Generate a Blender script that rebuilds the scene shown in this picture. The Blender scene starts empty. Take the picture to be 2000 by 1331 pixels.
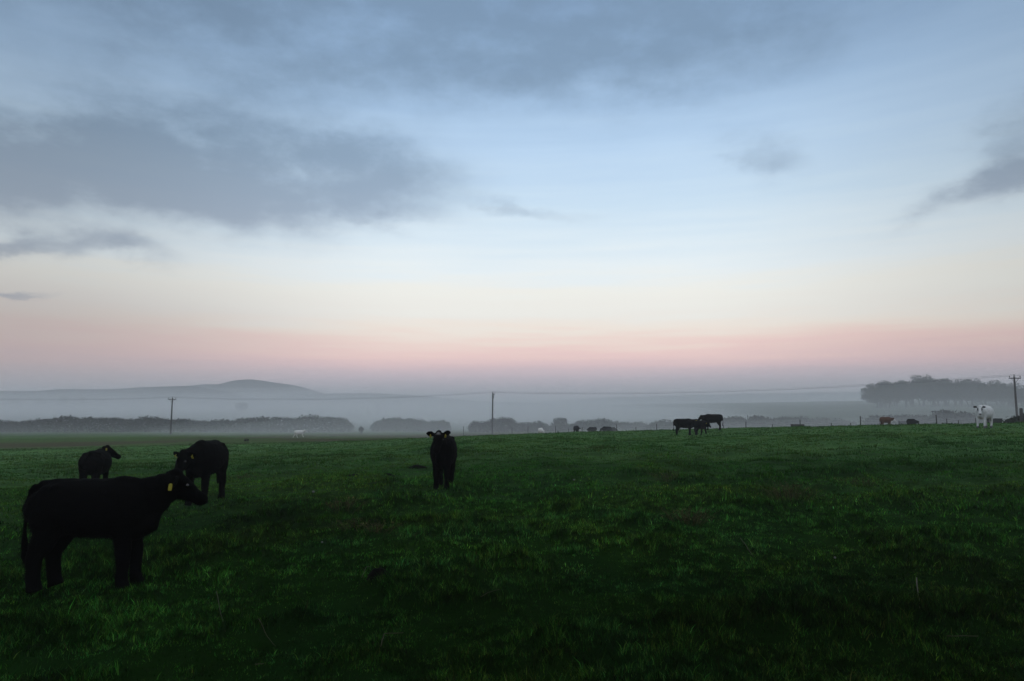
import bpy, math, random
import numpy as np
from mathutils import Vector

scene = bpy.context.scene
COL = scene.collection
RNG = np.random.default_rng(11)
random.seed(11)

# ------------------------------------------------------------------ camera
F = 1333.0                       # focal length in pixels of the 2000 px wide photograph
PITCH = math.atan(134.5 / F)
CAM_Z = 1.8
cam_data = bpy.data.cameras.new("camera")
cam_data.lens = 36.0 * F / 2000.0
cam_data.sensor_width = 36.0
cam_data.clip_start = 0.05
cam_data.clip_end = 6000.0
cam = bpy.data.objects.new("camera", cam_data)
cam.location = (0, 0, CAM_Z)
cam.rotation_euler = (math.radians(90) + PITCH, 0, 0)
COL.objects.link(cam)
scene.camera = cam

# ------------------------------------------------------------------ exposure and render settings
scene.view_settings.view_transform = 'Standard'
scene.view_settings.look = 'None'
scene.view_settings.exposure = 0.0
scene.view_settings.gamma = 1.0
scene.view_settings.use_curve_mapping = False
scene.render.engine = 'CYCLES'
scene.cycles.use_denoising = True
scene.cycles.max_bounces = 8
scene.cycles.diffuse_bounces = 3
scene.cycles.volume_bounces = 3
scene.cycles.transparent_max_bounces = 64
scene.cycles.use_adaptive_sampling = True
scene.cycles.adaptive_threshold = 0.004

HAZE_DENSITY = 0.0007


def lin(c):
    c = c / 255.0
    return c / 12.92 if c <= 0.04045 else ((c + 0.055) / 1.055) ** 2.4


def srgb(r, g, b):
    return (lin(r), lin(g), lin(b), 1.0)


def az_el(px, py):
    u = (px - 1000.0) / F
    v = (665.5 - py) / F
    d = np.array([u, math.cos(PITCH) - v * math.sin(PITCH), math.sin(PITCH) + v * math.cos(PITCH)])
    d /= np.linalg.norm(d)
    return math.degrees(math.atan2(d[0], d[1])), math.degrees(math.asin(d[2]))


# ------------------------------------------------------------------ sky
world = bpy.data.worlds.new("World")
scene.world = world
world.use_nodes = True
NT = world.node_tree
NT.nodes.clear()


class Ex:
    """small wrapper so that node maths can be written as expressions"""
    def __init__(self, s): self.s = s
    def __add__(self, o): return m_('ADD', self, o)
    def __sub__(self, o): return m_('SUBTRACT', self, o)
    def __mul__(self, o): return m_('MULTIPLY', self, o)
    def __rmul__(self, o): return m_('MULTIPLY', self, o)


def m_(op, a, b=None, c=None, clamp=False):
    n = NT.nodes.new('ShaderNodeMath')
    n.operation = op
    n.use_clamp = clamp
    for i, v in enumerate((a, b, c)):
        if v is None:
            continue
        if isinstance(v, Ex):
            NT.links.new(v.s, n.inputs[i])
        else:
            n.inputs[i].default_value = v
    return Ex(n.outputs[0])


def smooth_(v, lo, hi):
    n = NT.nodes.new('ShaderNodeMapRange')
    n.interpolation_type = 'SMOOTHSTEP'
    n.clamp = True
    NT.links.new(v.s, n.inputs['Value'])
    n.inputs['From Min'].default_value = lo
    n.inputs['From Max'].default_value = hi
    return Ex(n.outputs['Result'])


def noise_(vec, scale, detail, rough=0.5, mapscale=None):
    if mapscale:
        mp = NT.nodes.new('ShaderNodeMapping')
        mp.inputs['Scale'].default_value = mapscale
        NT.links.new(vec, mp.inputs['Vector'])
        vec = mp.outputs[0]
    n = NT.nodes.new('ShaderNodeTexNoise')
    n.inputs['Scale'].default_value = scale
    n.inputs['Detail'].default_value = detail
    n.inputs['Roughness'].default_value = rough
    NT.links.new(vec, n.inputs['Vector'])
    return n


tc = NT.nodes.new('ShaderNodeTexCoord')
DIR = tc.outputs['Generated']
sep = NT.nodes.new('ShaderNodeSeparateXYZ')
NT.links.new(DIR, sep.inputs[0])
dx, dy, dz = (Ex(sep.outputs[i]) for i in range(3))
AZ = m_('ARCTAN2', dx, dy) * 57.29578
EL = m_('ARCSINE', dz) * 57.29578

# colour of the clear dawn sky by elevation (degrees, sRGB)
STOPS = [(0.0, (188, 182, 192), 1.1), (2.6, (206, 186, 194), 1.15), (3.6, (220, 189, 191), 1.18), (4.6, (228, 196, 191), 1.19),
         (5.6, (231, 209, 200), 1.17), (6.6, (233, 223, 213), 1.14), (7.8, (233, 231, 225), 1.1), (9.6, (236, 236, 230), 1.08),
         (11.5, (229, 238, 242), 1.06), (13.8, (221, 236, 246), 1.02), (17.0, (205, 227, 245), 1.0), (21.0, (187, 214, 241), 1.0),
         (25.0, (168, 198, 230), 1.0), (29.0, (151, 182, 217), 1.0), (33.0, (137, 167, 204), 1.0), (45.0, (202, 216, 234), 1.0),
         (60.0, (236, 241, 248), 1.0), (90.0, (250, 251, 255), 1.0)]
ramp = NT.nodes.new('ShaderNodeValToRGB')
cr = ramp.color_ramp
cr.interpolation = 'LINEAR'
for i, (e, c, gain) in enumerate(STOPS):
    p = (e + 2) / 92.0
    el = cr.elements[0] if i == 0 else (cr.elements[1] if i == 1 else cr.elements.new(p))
    el.position = p
    el.color = tuple(v * gain for v in srgb(*c)[:3]) + (1.0,)
# slow horizontal wisps bend the pink band a little
band = noise_(DIR, 1.0, 5.0, 0.55, (4.0, 4.0, 60.0))
EL2 = EL + (Ex(band.outputs['Fac']) - 0.5) * 3.8 * smooth_(EL, 2.0, 5.0)
fac = m_('MULTIPLY', EL2 + 2.0, 1 / 92.0, clamp=True)
NT.links.new(fac.s, ramp.inputs[0])
mauve = NT.nodes.new('ShaderNodeMix')
mauve.data_type = 'RGBA'
mf = m_('MULTIPLY', smooth_(m_('MULTIPLY', AZ, -1.0), 6.0, 40.0), m_('SUBTRACT', 1.0, smooth_(EL, 6.0, 11.0)))
NT.links.new(m_('MULTIPLY', mf, 0.55).s, mauve.inputs['Factor'])
NT.links.new(ramp.outputs[0], mauve.inputs['A'])
mauve.inputs['B'].default_value = srgb(206, 194, 194)
sky_col = mauve.outputs['Result']

# cloud coverage: soft banks at their own bearings, broken up by noise
n1 = noise_(DIR, 1.0, 7.0, 0.58, (8.0, 8.0, 17.0))
n2 = noise_(DIR, 1.0, 4.0, 0.5, (2.4, 2.4, 6.0))
sc = NT.nodes.new('ShaderNodeSeparateColor')
NT.links.new(n1.outputs['Color'], sc.inputs[0])
WA = AZ + (Ex(sc.outputs[0]) - 0.5) * 9.0
WE = EL + (Ex(sc.outputs[1]) - 0.5) * 4.4 + (Ex(n2.outputs['Fac']) - 0.5) * 2.0

# (px, py, radius x, radius y, tilt, weight)
BANKS = [(60, 335, 460, 92, 0.0, 1.05), (480, 325, 340, 98, 0.0, 0.95), (770, 335, 160, 58, -0.14, 0.55),
         (690, 402, 190, 26, -0.10, 0.40), (700, -10, 760, 165, 0.0, 0.74), (1180, 85, 380, 105, -0.12, 0.50),
         (1560, 20, 320, 90, 0.0, 0.38), (1050, 408, 110, 13, -0.08, 0.42), (30, 492, 110, 20, 0.0, 0.95),
         (190, 482, 120, 24, -0.10, 0.85), (10, 571, 80, 8, 0.05, 0.75), (1490, 300, 85, 40, -0.30, 0.65),
         (1975, 362, 150, 40, 0.16, 1.0), (2010, 255, 100, 66, 0.2, 0.60), (420, 80, 620, 110, 0.05, 0.30)]
cover = None
for px, py, rx, ry, tilt, wt in BANKS:
    a0, e0 = az_el(px, py)
    k = 57.29578 / F
    cx = math.cos(math.radians(a0))
    ra = rx * k * cx ** 1.2
    re = ry * k * cx
    u = WA - a0
    w = WE - e0
    if tilt:
        w = w - u * tilt
    u = u * (1 / ra)
    w = w * (1 / re)
    q = m_('MULTIPLY_ADD', w, w, u * u)
    g = m_('MULTIPLY', m_('EXPONENT', m_('MULTIPLY', m_('POWER', q, 1.35), -0.75)), wt)
    cover = g if cover is None else cover + g
cover = m_('MULTIPLY', cover, m_('MULTIPLY_ADD', Ex(n1.outputs['Fac']), 1.7, 0.10))
n3 = noise_(DIR, 1.0, 5.0, 0.6, (17.0, 17.0, 30.0))
cover = m_('MULTIPLY', cover, m_('MULTIPLY_ADD', Ex(n3.outputs['Fac']), 1.0, 0.50))
cover = smooth_(cover, 0.0, 1.2)
cover = m_('MULTIPLY', cover, 0.76)
cl_ramp = NT.nodes.new('ShaderNodeValToRGB')
cl_ramp.color_ramp.elements[0].position = 0.0
cl_ramp.color_ramp.elements[0].color = srgb(150, 164, 186)
cl_ramp.color_ramp.elements[1].position = 1.0
cl_ramp.color_ramp.elements[1].color = srgb(116, 141, 167)
e_mid = cl_ramp.color_ramp.elements.new(0.45)
e_mid.color = srgb(122, 145, 170)
NT.links.new(smooth_(EL, 10.0, 32.0).s, cl_ramp.inputs[0])
mix = NT.nodes.new('ShaderNodeMix')
mix.data_type = 'RGBA'
NT.links.new(cover.s, mix.inputs['Factor'])
NT.links.new(sky_col, mix.inputs['A'])
NT.links.new(cl_ramp.outputs[0], mix.inputs['B'])

# the pink band lies opposite the dawn: the sky behind the camera is the brighter one
front = smooth_(m_('COSINE', (AZ - 3.0) * 0.0174533), -0.6, 0.93)
front = m_('MULTIPLY_ADD', front, -0.45, 1.48)
side = smooth_(m_('ABSOLUTE', AZ - 3.0), 10.0, 44.0)
front = m_('MULTIPLY', front, m_('MULTIPLY_ADD', side, -0.34, 1.0))
bright = NT.nodes.new('ShaderNodeVectorMath')
bright.operation = 'SCALE'
NT.links.new(mix.outputs['Result'], bright.inputs[0])
NT.links.new(front.s, bright.inputs['Scale'])

nish = NT.nodes.new('ShaderNodeTexSky')
nish.sky_type = 'NISHITA'
nish.sun_disc = False
nish.sun_elevation = math.radians(1.0)
nish.sun_rotation = math.radians(205.0)
nish_s = NT.nodes.new('ShaderNodeVectorMath')
nish_s.operation = 'SCALE'
nish_s.inputs['Scale'].default_value = 0.004
NT.links.new(nish.outputs[0], nish_s.inputs[0])
addv = NT.nodes.new('ShaderNodeVectorMath')
addv.operation = 'ADD'
NT.links.new(bright.outputs[0], addv.inputs[0])
NT.links.new(nish_s.outputs[0], addv.inputs[1])
bg = NT.nodes.new('ShaderNodeBackground')
bg.inputs['Strength'].default_value = 1.0
NT.links.new(addv.outputs[0], bg.inputs['Color'])
wo = NT.nodes.new('ShaderNodeOutputWorld')
NT.links.new(bg.outputs[0], wo.inputs['Surface'])
world.cycles.sampling_method = 'MANUAL'
world.cycles.sample_map_resolution = 512

# ------------------------------------------------------------------ sun, still at the horizon behind the field's edge
sun_d = bpy.data.lights.new("sun", 'SUN')
sun_d.energy = 0.05
sun_d.angle = math.radians(15)
sun_d.color = (1.0, 0.82, 0.72)
sun = bpy.data.objects.new("sun", sun_d)
sun.rotation_euler = (math.radians(86), 0, math.radians(-25))
COL.objects.link(sun)


# ------------------------------------------------------------------ tagging helpers
def tag(o, label=None, cat=None, group=None, kind=None):
    if label: o['label'] = label
    if cat: o['category'] = cat
    if group: o['group'] = group
    if kind: o['kind'] = kind
    return o


def new_mesh(name, verts, faces, mat=None, smooth=False):
    me = bpy.data.meshes.new(name)
    me.from_pydata([tuple(v) for v in verts], [], [tuple(f) for f in faces])
    me.update()
    if mat: me.materials.append(mat)
    if smooth:
        me.polygons.foreach_set('use_smooth', np.ones(len(me.polygons), dtype=bool))
    return me


def link(name, me, parent=None, loc=None, rotz=None):
    o = bpy.data.objects.new(name, me)
    COL.objects.link(o)
    if parent: o.parent = parent
    if loc is not None: o.location = loc
    if rotz is not None: o.rotation_euler = (0, 0, rotz)
    return o


def empty(name, loc, rotz=0.0):
    o = bpy.data.objects.new(name, None)
    COL.objects.link(o)
    o.location = loc
    o.rotation_euler = (0, 0, rotz)
    return o


def bulk_mesh(name, verts, corner, counts, colors=None, mat=None, smooth=False):
    """fast mesh from numpy arrays: corner indices and loop counts per face"""
    me = bpy.data.meshes.new(name)
    verts = np.asarray(verts, dtype=np.float32)
    me.vertices.add(len(verts))
    me.vertices.foreach_set('co', verts.ravel())
    corner = np.asarray(corner, dtype=np.int32)
    counts = np.asarray(counts, dtype=np.int32)
    me.loops.add(len(corner))
    me.loops.foreach_set('vertex_index', corner)
    starts = np.concatenate(([0], np.cumsum(counts)[:-1])).astype(np.int32)
    me.polygons.add(len(counts))
    me.polygons.foreach_set('loop_start', starts)
    me.polygons.foreach_set('loop_total', counts)
    if smooth:
        me.polygons.foreach_set('use_smooth', np.ones(len(counts), dtype=bool))
    me.update(calc_edges=True)
    me.validate()
    if colors is not None:
        set_color(me, colors)
    if mat: me.materials.append(mat)
    return me


def set_color(me, colors):
    colors = np.asarray(colors, dtype=np.float32)
    if colors.shape[1] == 3:
        colors = np.concatenate([colors, np.ones((len(colors), 1), np.float32)], axis=1)
    at = me.color_attributes.new('tint', 'FLOAT_COLOR', 'POINT')
    at.data.foreach_set('color', colors.ravel())


# ------------------------------------------------------------------ materials
def material(name, color=None, rough=0.8, spec=0.3, sheen=0.0, attr=False, noise=None, bump=None, transl=0.0, vary=0.0):
    m = bpy.data.materials.new(name)
    m.use_nodes = True
    nt = m.node_tree
    b = nt.nodes['Principled BSDF']
    b.inputs['Roughness'].default_value = rough
    b.inputs['Specular IOR Level'].default_value = spec
    if sheen:
        b.inputs['Sheen Weight'].default_value = 0.0
        b.inputs['Sheen Roughness'].default_value = 0.35
        b.inputs['Sheen Tint'].default_value = (0.42, 0.84, 0.34, 1)
    src = None
    if attr:
        a = nt.nodes.new('ShaderNodeAttribute')
        a.attribute_name = 'tint'
        src = a.outputs['Color']
        if sheen:
            sm = nt.nodes.new('ShaderNodeMath')
            sm.operation = 'MULTIPLY'
            sm.inputs[1].default_value = sheen
            nt.links.new(a.outputs['Alpha'], sm.inputs[0])
            nt.links.new(sm.outputs[0], b.inputs['Sheen Weight'])
    else:
        b.inputs['Base Color'].default_value = (*color, 1)
    if noise:
        scale, amount = noise
        t = nt.nodes.new('ShaderNodeTexCoord')
        n = nt.nodes.new('ShaderNodeTexNoise')
        n.inputs['Scale'].default_value = scale
        n.inputs['Detail'].default_value = 5
        nt.links.new(t.outputs['Object'], n.inputs['Vector'])
        mr = nt.nodes.new('ShaderNodeMapRange')
        mr.inputs['From Min'].default_value = 0.25
        mr.inputs['From Max'].default_value = 0.75
        mr.inputs['To Min'].default_value = 1 - amount
        mr.inputs['To Max'].default_value = 1 + amount
        nt.links.new(n.outputs['Fac'], mr.inputs['Value'])
        mu = nt.nodes.new('ShaderNodeVectorMath')
        mu.operation = 'SCALE'
        if src is None:
            mu.inputs[0].default_value = color
        else:
            nt.links.new(src, mu.inputs[0])
        nt.links.new(mr.outputs[0], mu.inputs['Scale'])
        src = mu.outputs[0]
        if bump:
            bp = nt.nodes.new('ShaderNodeBump')
            bp.inputs['Strength'].default_value = bump
            bp.inputs['Distance'].default_value = 0.02
            nt.links.new(n.outputs['Fac'], bp.inputs['Height'])
            nt.links.new(bp.outputs[0], b.inputs['Normal'])
    if src is not None:
        nt.links.new(src, b.inputs['Base Color'])
    if transl:
        tr = nt.nodes.new('ShaderNodeBsdfTranslucent')
        if src is not None:
            nt.links.new(src, tr.inputs['Color'])
        else:
            tr.inputs['Color'].default_value = (*color, 1)
        ms = nt.nodes.new('ShaderNodeMixShader')
        ms.inputs[0].default_value = transl
        out = nt.nodes['Material Output']
        nt.links.new(b.outputs[0], ms.inputs[1])
        nt.links.new(tr.outputs[0], ms.inputs[2])
        nt.links.new(ms.outputs[0], out.inputs['Surface'])
    return m


M_GROUND = material('pasture_turf', rough=0.95, spec=0.0, sheen=0.26, attr=True, noise=(1.7, 0.35), bump=0.3)
M_GRASS = material('grass_blade', rough=0.75, spec=0.02, attr=True, transl=0.25)
M_HILL = material('hill_heath', (0.036, 0.040, 0.040), rough=1.0, spec=0.0, noise=(0.03, 0.3))
M_COAT = material('cattle_coat', rough=0.85, spec=0.02, attr=True, noise=(9.0, 0.15), bump=0.4)
M_TAG = material('tag_plastic', (0.24, 0.21, 0.010), rough=0.5, spec=0.3, noise=(40.0, 0.08))
M_EYE = material('eye_wet', (0.01, 0.008, 0.006), rough=0.08, spec=0.6, noise=(30.0, 0.1))
M_WOOD = material('weathered_timber', (0.070, 0.064, 0.060), rough=0.9, spec=0.1, noise=(6.0, 0.3), bump=0.4)
M_METAL = material('cable_metal', (0.03, 0.03, 0.032), rough=0.6, spec=0.3, noise=(4.0, 0.1))
M_INSUL = material('insulator_ceramic', (0.12, 0.10, 0.09), rough=0.3, spec=0.5, noise=(20.0, 0.1))
M_LEAF = material('tree_foliage', rough=0.8, spec=0.1, attr=True, transl=0.25)
M_BARK = material('bark', (0.030, 0.027, 0.024), rough=0.95, spec=0.05, noise=(3.0, 0.3), bump=0.5)
M_DEAD = material('dead_stem', rough=0.8, spec=0.1, attr=True, transl=0.15)
M_DUNG = material('dark_earth', (0.0022, 0.002, 0.0018), rough=0.9, spec=0.03, noise=(25.0, 0.4), bump=0.8)
M_STRAW = material('dry_stalk', (0.030, 0.026, 0.012), rough=0.7, spec=0.2, noise=(20.0, 0.3))
M_STONE = material('pale_stone', (0.12, 0.12, 0.115), rough=0.8, spec=0.1, noise=(30.0, 0.15))


# ------------------------------------------------------------------ noise
def hash2(ix, iy, seed):
    h = (ix.astype(np.int64) * 374761393 + iy.astype(np.int64) * 668265263 + seed * 974711) & 0xffffffff
    h = ((h ^ (h >> 13)) * 1274126177) & 0xffffffff
    h = h ^ (h >> 16)
    return (h & 0xffffff) / float(0xffffff)


def vnoise(x, y, seed=0):
    ix, iy = np.floor(x), np.floor(y)
    fx, fy = x - ix, y - iy
    fx = fx * fx * (3 - 2 * fx)
    fy = fy * fy * (3 - 2 * fy)
    a, b = hash2(ix, iy, seed), hash2(ix + 1, iy, seed)
    c, d = hash2(ix, iy + 1, seed), hash2(ix + 1, iy + 1, seed)
    return (a * (1 - fx) + b * fx) * (1 - fy) + (c * (1 - fx) + d * fx) * fy


def fbm(x, y, seed=0, octaves=3):
    t, amp, s = 0.0, 1.0, 0.0
    for o in range(octaves):
        t = t + amp * vnoise(x * 2 ** o + 17.3 * o, y * 2 ** o - 9.1 * o, seed + o)
        s += amp
        amp *= 0.5
    return t / s


# ------------------------------------------------------------------ lie of the land
T_PX = np.array([-700, 0, 350, 700, 1000, 1300, 1650, 2000, 2700], float)
T_D = np.array([0, 8, 15, 30, 50, 70, 90, 120, 180, 280, 420, 600, 850, 1100], float)
T_Z = np.array([
    [0, -.15, -.25, -.9, -1.8, -2.5, -3.0, -3.5, -3.8, -2.2, 2.0, 5.0, 7, 7],
    [0, -.15, -.20, -.8, -1.7, -2.3, -2.9, -3.4, -3.8, -2.0, 2.0, 5.0, 7, 7],
    [0, -.15, -.07, -.6, -1.4, -2.0, -2.7, -3.3, -3.8, -2.0, 2.0, 5.0, 7, 7],
    [0, 0.0, 0.10, -.3, -.9, -1.5, -2.3, -3.2, -3.8, -2.0, 2.0, 5.0, 7, 7],
    [0, 0.0, 0.12, 0.05, -.3, -.75, -1.7, -3.1, -3.6, -2.0, 2.0, 5.0, 7, 7],
    [0, 0.0, 0.12, 0.10, -.25, -.35, -1.0, -2.6, -2.8, -0.5, 4.0, 7.0, 8, 8],
    [0, 0.0, 0.15, 0.35, 0.45, 0.10, -.8, -2.2, -1.5, 2.5, 7.0, 9.0, 9, 9],
    [0, 0.0, 0.18, 0.50, 0.72, 0.35, -.4, -1.5, 0.0, 4.0, 8.0, 9.5, 9, 9],
    [0, 0.0, 0.20, 0.60, 0.90, 0.70, 0.0, -.8, 1.0, 4.5, 8.0, 9.5, 9, 9]])
_AZ = np.linspace(math.radians(-52), math.radians(52), 141)
_S = np.linspace(0, math.log(1 + 1200 / 12.0), 361)
_D = 12.0 * (np.exp(_S) - 1)
_taz = np.arctan((T_PX - 1000) / F)
_g = np.array([np.interp(_D, T_D, r) for r in T_Z])
_g = np.array([np.interp(_AZ, _taz, _g[:, j]) for j in range(len(_D))]).T
for _ in range(14):
    _p = np.pad(_g, 1, mode='edge')
    _g = (_p[1:-1, :-2] + 2 * _p[1:-1, 1:-1] + _p[1:-1, 2:]) / 4
    _p = np.pad(_g, 1, mode='edge')
    _g = (_p[:-2, 1:-1] + 2 * _p[1:-1, 1:-1] + _p[2:, 1:-1]) / 4


def rank_patch(x, y):
    """where ungrazed, lusher grass stands in tufts, tinted darker as painted tussock shadow"""
    a = fbm(x / 1.0 + 40, y / 1.0, 27, 3)
    b = fbm(x / 9.0, y / 9.0 + 9, 29, 2)
    return np.clip((a + .35 * (b - .5) - 0.60) / 0.07, 0, 1)


def land(x, y):
    x = np.asarray(x, float)
    y = np.asarray(y, float)
    r = np.hypot(x, y)
    az = np.clip(np.arctan2(x, y), _AZ[0], _AZ[-1])
    d = r * np.cos(az)
    fi = (az - _AZ[0]) / (_AZ[1] - _AZ[0])
    fj = np.log(1 + np.clip(d, 0, 1190) / 12.0) / (_S[1] - _S[0])
    i = np.clip(fi.astype(int), 0, len(_AZ) - 2)
    j = np.clip(fj.astype(int), 0, len(_D) - 2)
    fi, fj = fi - i, fj - j
    z = (_g[i, j] * (1 - fi) + _g[i + 1, j] * fi) * (1 - fj) + (_g[i, j + 1] * (1 - fi) + _g[i + 1, j + 1] * fi) * fj
    back = np.clip(-y / 60.0, 0, 1)
    z = z * (1 - back)
    z = z + 0.16 * (fbm(x / 9.0, y / 9.0, 3, 2) - 0.5)
    tus = np.clip(fbm(x / 1.3, y / 1.3, 7, 3) - 0.5, -0.2, 0.5)
    z = z + 0.07 * rank_patch(x, y) * np.clip(1.3 - np.hypot(x, y) / 80, 0.2, 1)
    z = z + 0.24 * tus + 0.05 * (vnoise(x / 0.33, y / 0.33, 9) - 0.5)
    return z


def land1(x, y):
    return float(land(np.array([x]), np.array([y]))[0])


def proj(x, y, z):
    q = y * math.cos(PITCH) + (z - CAM_Z) * math.sin(PITCH)
    w = -y * math.sin(PITCH) + (z - CAM_Z) * math.cos(PITCH)
    return 1000 + F * x / q, 665.5 - F * w / q


def spot(px, y):
    """ground point seen in column px at distance y"""
    x = (px - 1000) / F * y
    for _ in range(4):
        z = land1(x, y)
        x = (px - 1000) / F * (y * math.cos(PITCH) + (z - CAM_Z) * math.sin(PITCH))
    return x, y, land1(x, y)


def spot_px(px, py, lo=3.0, hi=70.0):
    """ground point seen at pixel (px, py)"""
    for _ in range(50):
        mid = 0.5 * (lo + hi)
        if proj(*spot(px, mid))[1] > py: lo = mid
        else: hi = mid
    return spot(px, 0.5 * (lo + hi))


def behind_crest(px, top, height, lo=72.0, hi=125.0):
    """distance at which a thing of this height shows its top at row top"""
    best, bd = 1e9, lo
    for y in np.linspace(lo, hi, 80):
        x, yy, z = spot(px, y)
        e = abs(proj(x, yy, z + height)[1] - top)
        if e < best: best, bd = e, y
    return spot(px, bd)


# ------------------------------------------------------------------ ground sheet
def grass_tint(x, y):
    """colour of the sward: greens of several kinds with painted tussock shadow and light falloff, bleached rough grass at the field's edge"""
    a = fbm(x / 3.5, y / 3.5, 21, 3)[:, None]
    b = fbm(x / 0.8, y / 0.8, 31, 2)[:, None]
    c1 = np.array([0.0075, 0.0262, 0.0032])
    c2 = np.array([0.0125, 0.0300, 0.0034])
    c3 = np.array([0.0078, 0.0280, 0.0052])
    t = np.clip((a - 0.35) / 0.3, 0, 1)
    col = c1 * (1 - t) + c2 * t
    t = np.clip((b - 0.5) / 0.25, 0, 1) * 0.7
    col = col * (1 - t) + c3 * t
    col = col * (1 - 0.26 * rank_patch(x, y))[:, None]  # tall tufts tinted darker, standing in for tussock shadows
    r = np.hypot(x, y)
    az = np.degrees(np.arctan2(x, y))
    edge = np.interp(az, [-40, -20, -10, 0, 10, 25, 40], [62, 72, 78, 82, 76, 72, 66])
    rough = np.clip((r * np.cos(np.radians(np.clip(az, -45, 45))) - edge) / 14.0, 0, 1)
    far = np.clip((r - 150) / 60.0, 0, 1)
    band = np.clip(1.9 - (r - edge) / 60.0, .5, 1)
    rough = (band * rough * (0.55 + 0.45 * np.clip((fbm(x / 11.0, y / 11.0, 41, 2) - 0.35) / 0.3, 0, 1)) * (1 - far))[:, None]
    painted_falloff = np.interp(r + 14 * (fbm(x / 6.0, y / 6.0, 43, 2) - .5), [6, 14, 40], [0.80, 2.25, 3.6])[:, None]  # light falloff painted into the colour: dark near the camera, brighter with distance
    col = col * painted_falloff
    tan = np.array([0.046, 0.036, 0.022])
    col = col * (1 - rough) + tan * rough
    fld = np.array([0.020, 0.036, 0.018])
    col = col * (1 - far[:, None]) + fld * far[:, None]
    return col


def build_ground():
    az = np.concatenate([np.radians(np.linspace(-48, 48, 620)), np.radians(np.linspace(54, 306, 43))])
    rr = np.concatenate([[0.4, 1.0, 1.6, 2.2, 2.8, 3.3], 3.7 * (1185 / 3.7) ** np.linspace(0, 1, 560)])
    A, R = np.meshgrid(az, rr)
    x, y = (R * np.sin(A)).ravel(), (R * np.cos(A)).ravel()
    z = land(x, y)
    na, nr = len(az), len(rr)
    v = np.stack([x, y, z], 1)
    v = np.vstack([v, [[0, 0, land1(0, 0.01)]]])
    i = np.arange(nr - 1)[:, None] * na
    j = np.arange(na)[None, :]
    j2 = (j + 1) % na
    quads = np.stack([i + j, i + j2, i + na + j2, i + na + j], -1).reshape(-1, 4)
    quads = quads[:, ::-1]
    tris = np.stack([np.full(na, len(v) - 1), np.arange(na), (np.arange(na) + 1) % na], 1)[:, ::-1]
    corner = np.concatenate([quads.ravel(), tris.ravel()])
    counts = np.concatenate([np.full(len(quads), 4), np.full(len(tris), 3)])
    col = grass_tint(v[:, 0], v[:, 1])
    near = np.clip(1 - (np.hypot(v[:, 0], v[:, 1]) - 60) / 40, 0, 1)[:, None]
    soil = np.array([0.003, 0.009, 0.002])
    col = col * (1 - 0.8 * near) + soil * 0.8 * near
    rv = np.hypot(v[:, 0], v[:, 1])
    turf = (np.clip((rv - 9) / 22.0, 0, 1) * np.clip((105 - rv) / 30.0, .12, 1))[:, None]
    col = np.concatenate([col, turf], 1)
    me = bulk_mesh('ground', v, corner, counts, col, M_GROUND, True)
    tag(link('ground', me), kind='structure')


build_ground()


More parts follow.
